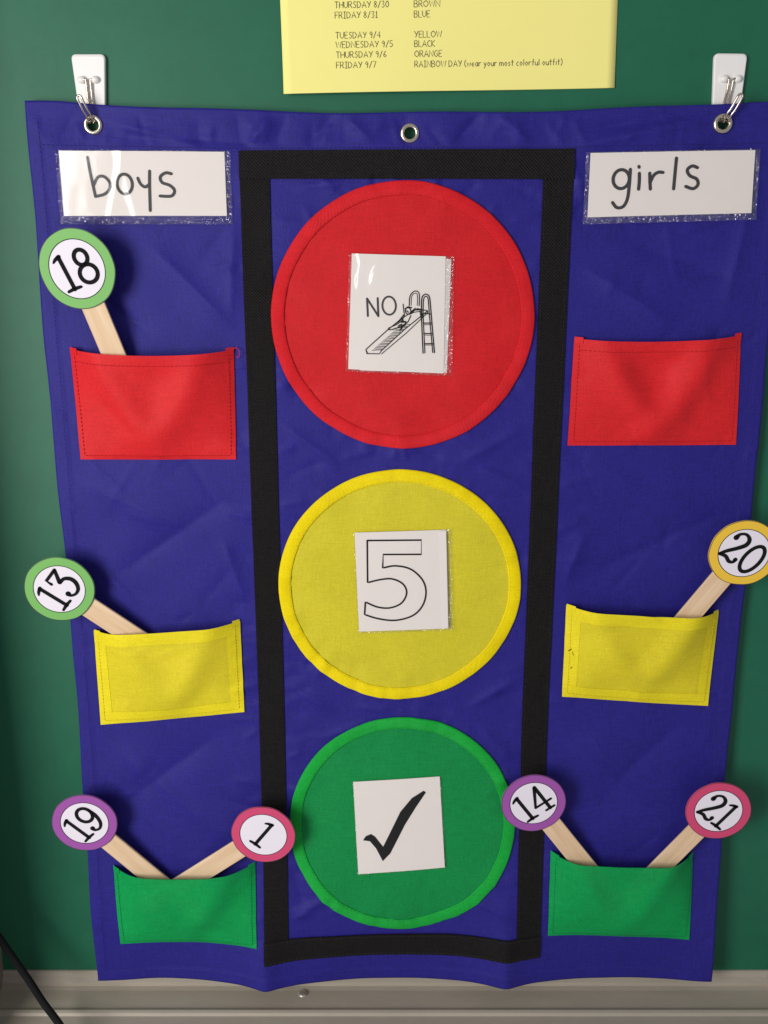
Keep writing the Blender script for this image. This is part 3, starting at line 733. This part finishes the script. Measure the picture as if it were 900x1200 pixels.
# ---------------------------------------------------------------- yellow notice
G = {  # single-stroke letters on a 0..1 box: width, strokes
 'A': (.7, ['0,0 .35,1 .7,0', '.13,.36 .58,.36']), 'B': (.6, ['0,0 0,1 .4,1 .5,.78 .38,.54 0,.54', '.38,.54 .58,.3 .45,.02 0,0']), 'C': (.62, ['.6,.85 .35,1 .05,.7 .05,.3 .3,0 .6,.12']),
 'D': (.65, ['0,0 0,1 .35,.93 .62,.55 .4,.1 0,0']), 'E': (.5, ['.5,1 0,1 0,0 .5,0', '0,.52 .42,.52']), 'F': (.5, ['.5,1 0,1 0,0', '0,.52 .4,.52']), 'G': (.68, ['.62,.88 .35,1 .05,.65 .08,.25 .35,0 .65,.2 .65,.45 .38,.45']),
 'H': (.62, ['0,0 0,1', '.62,0 .62,1', '0,.5 .62,.5']), 'I': (.4, ['0,1 .4,1', '.2,1 .2,0', '0,0 .4,0']), 'K': (.58, ['0,0 0,1', '.55,1 0,.45 .58,0']), 'L': (.5, ['0,1 0,0 .5,0']), 'N': (.66, ['0,0 0,1 .66,0 .66,1']),
 'O': (.74, ['.37,1 .03,.7 .03,.3 .37,0 .71,.3 .71,.7 .37,1']), 'R': (.6, ['0,0 0,1 .4,1 .52,.75 .38,.5 0,.48', '.25,.48 .6,0']), 'S': (.55, ['.52,.88 .25,1 .05,.75 .5,.35 .35,.02 .02,.1']), 'T': (.62, ['0,1 .62,1', '.31,1 .31,0']),
 'U': (.62, ['0,1 0,.3 .3,0 .6,.3 .6,1']), 'W': (.9, ['0,1 .22,0 .45,.9 .68,0 .9,1']), 'Y': (.62, ['0,1 .32,.5', '.62,1 .2,0']), '/': (.45, ['0,-.1 .45,1.05']), '(': (.28, ['.25,1.05 .03,.7 .03,.25 .25,-.12']), ')': (.28, ['.03,1.05 .25,.7 .25,.25 .03,-.12']),
 '0': (.56, ['.28,1 .02,.6 .06,.2 .28,0 .52,.3 .52,.7 .28,1']), '1': (.36, ['.05,.82 .2,1 .2,0', '.02,0 .36,0']), '3': (.52, ['.05,.9 .35,1 .45,.75 .2,.55 .5,.3 .3,0 .02,.1']), '4': (.56, ['.42,0 .42,1 0,.35 .56,.35']), '5': (.52, ['.48,1 .1,1 .06,.58 .4,.58 .5,.25 .25,0 .02,.1']),
 '6': (.52, ['.4,1 .1,.55 .05,.2 .28,0 .5,.22 .3,.45 .08,.3']), '7': (.52, ['0,1 .52,1 .15,0']), '8': (.54, ['.27,.55 .06,.8 .27,1 .48,.8 .27,.55 .02,.25 .27,0 .52,.25 .27,.55']), '9': (.52, ['.46,.7 .25,.5 .05,.72 .28,1 .47,.75 .42,.3 .3,0']),
 'a': (.48, ['.45,.6 .2,.62 .03,.3 .2,0 .45,.3', '.46,.64 .48,0']), 'c': (.44, ['.43,.55 .22,.63 .03,.3 .2,0 .44,.1']), 'e': (.48, ['.05,.32 .45,.34 .28,.63 .03,.35 .2,0 .46,.1']), 'f': (.4, ['.4,.95 .22,1 .16,0', '0,.6 .36,.6']), 'i': (.14, ['.07,.6 .07,0', '.06,.84 .08,.88']),
 'l': (.14, ['.07,1 .07,0']), 'm': (.7, ['0,.62 .02,0', '.02,.45 .2,.6 .34,.45 .35,0', '.35,.45 .52,.6 .68,.42 .7,0']), 'o': (.5, ['.25,.63 .03,.32 .25,0 .48,.32 .25,.63']), 'r': (.4, ['0,.62 .03,0', '.03,.4 .2,.6 .4,.58']), 's': (.4, ['.38,.55 .15,.62 .06,.45 .38,.2 .2,0 .02,.08']),
 't': (.4, ['.2,.95 .2,0', '0,.62 .4,.62']), 'u': (.46, ['0,.62 .05,.1 .25,0 .42,.25', '.44,.62 .46,0']), 'w': (.64, ['0,.62 .16,0 .32,.55 .48,0 .64,.62']), 'y': (.46, ['0,.62 .22,.12', '.46,.62 .1,-.35'])}
def textline(s, x, y, h, width):
    tot = sum(.34 if c == ' ' else G[c][0]+.17 for c in s)-.17; k = width/(tot*h); st = []
    for c in s:
        if c == ' ': x += .34*h*k; continue
        for q in G[c][1]:
            pts = [tuple(float(v) for v in p.split(',')) for p in q.split()]
            st.append(ribbon([(x+a*h*k, y+b*h) for a, b in pts], .42, False, False, False))
        x += (G[c][0]+.17)*h*k
    return st
NW, NH = 206.0, 268.0
slope = math.atan2(4.0, 205.9)
def note(u, v, o=0):            # u right, v up from the lower left corner of the sheet
    x = -62.3+u*math.cos(slope)-v*math.sin(slope); z = 95.8+u*math.sin(slope)+v*math.cos(slope)
    curl = 4.5*math.exp(-v/26)*(0.55+.45*math.cos((u/NW-.15)*4.0))+.6
    return P(x, curl+o+.5*math.sin(u*.03), z)
notice = thing('notice_sheet', P(40, 2, 96), 'yellow printed notice sheet listing days and colors', 'notice')
V = []; F = []; nu, nv = 40, 60
for j in range(nv+1):
    for i in range(nu+1): V.append(note(NW*i/nu, NH*(j/nv)**1.5))
for j in range(nv):
    for i in range(nu): a = j*(nu+1)+i; F.append((a, a+1, a+nu+2, a+nu+1))
sheet = build('sheet', V, F, M['copy'], notice)
so = sheet.modifiers.new('thickness', 'SOLIDIFY'); so.thickness = .0002; so.offset = -1
rows = [(146.6, 'THURSDAY 8/30', 33, 'BROWN', 15.8), (140.9, 'FRIDAY 8/31', 26, 'BLUE', 9.6), (129.5, 'TUESDAY 9/4', 27.5, 'YELLOW', 16.8), (124.2, 'WEDNESDAY 9/5', 35, 'BLACK', 12.6), (118.4, 'THURSDAY 9/6', 31, 'ORANGE', 16.8), (112.5, 'FRIDAY 9/7', 24.5, 'RAINBOW DAY (wear your most colorful outfit)', 91.5)]
for zc, a, wa, b, wb in rows:
    v = zc-95.8-.7-1.9
    printed('text_line', textline(a, 33.2, v, 3.6, wa), lambda u, q: note(u, q, .12), M['pencil'], notice)
    printed('text_line', textline(b, 81.6, v-.2, 3.6, wb), lambda u, q: note(u, q, .12), M['pencil'], notice)

# ---------------------------------------------------------------- cable over the tray
pts = [P(-300.5, 40, 380), P(-300.8, 40, 100), P(-300.8, 40, -200), P(-300.6, 40, -400), P(-299, 40, -460), P(-284, 41, -493), P(-267, 43, -524), P(-255, 47, -543), P(-240, 59, -551), P(-218, 76, -569), P(-210, 80, -600), P(-206, 80, -660), P(-205, 80, -900)]
V, F = tube_mesh(spline(pts, False, 8), .0027, 10)
o = build('cable', V, F, M['rubber'], None, origin=P(-205, 80, -900)); tag(o, 'black cable hanging over the end of the chalk tray', 'cable')
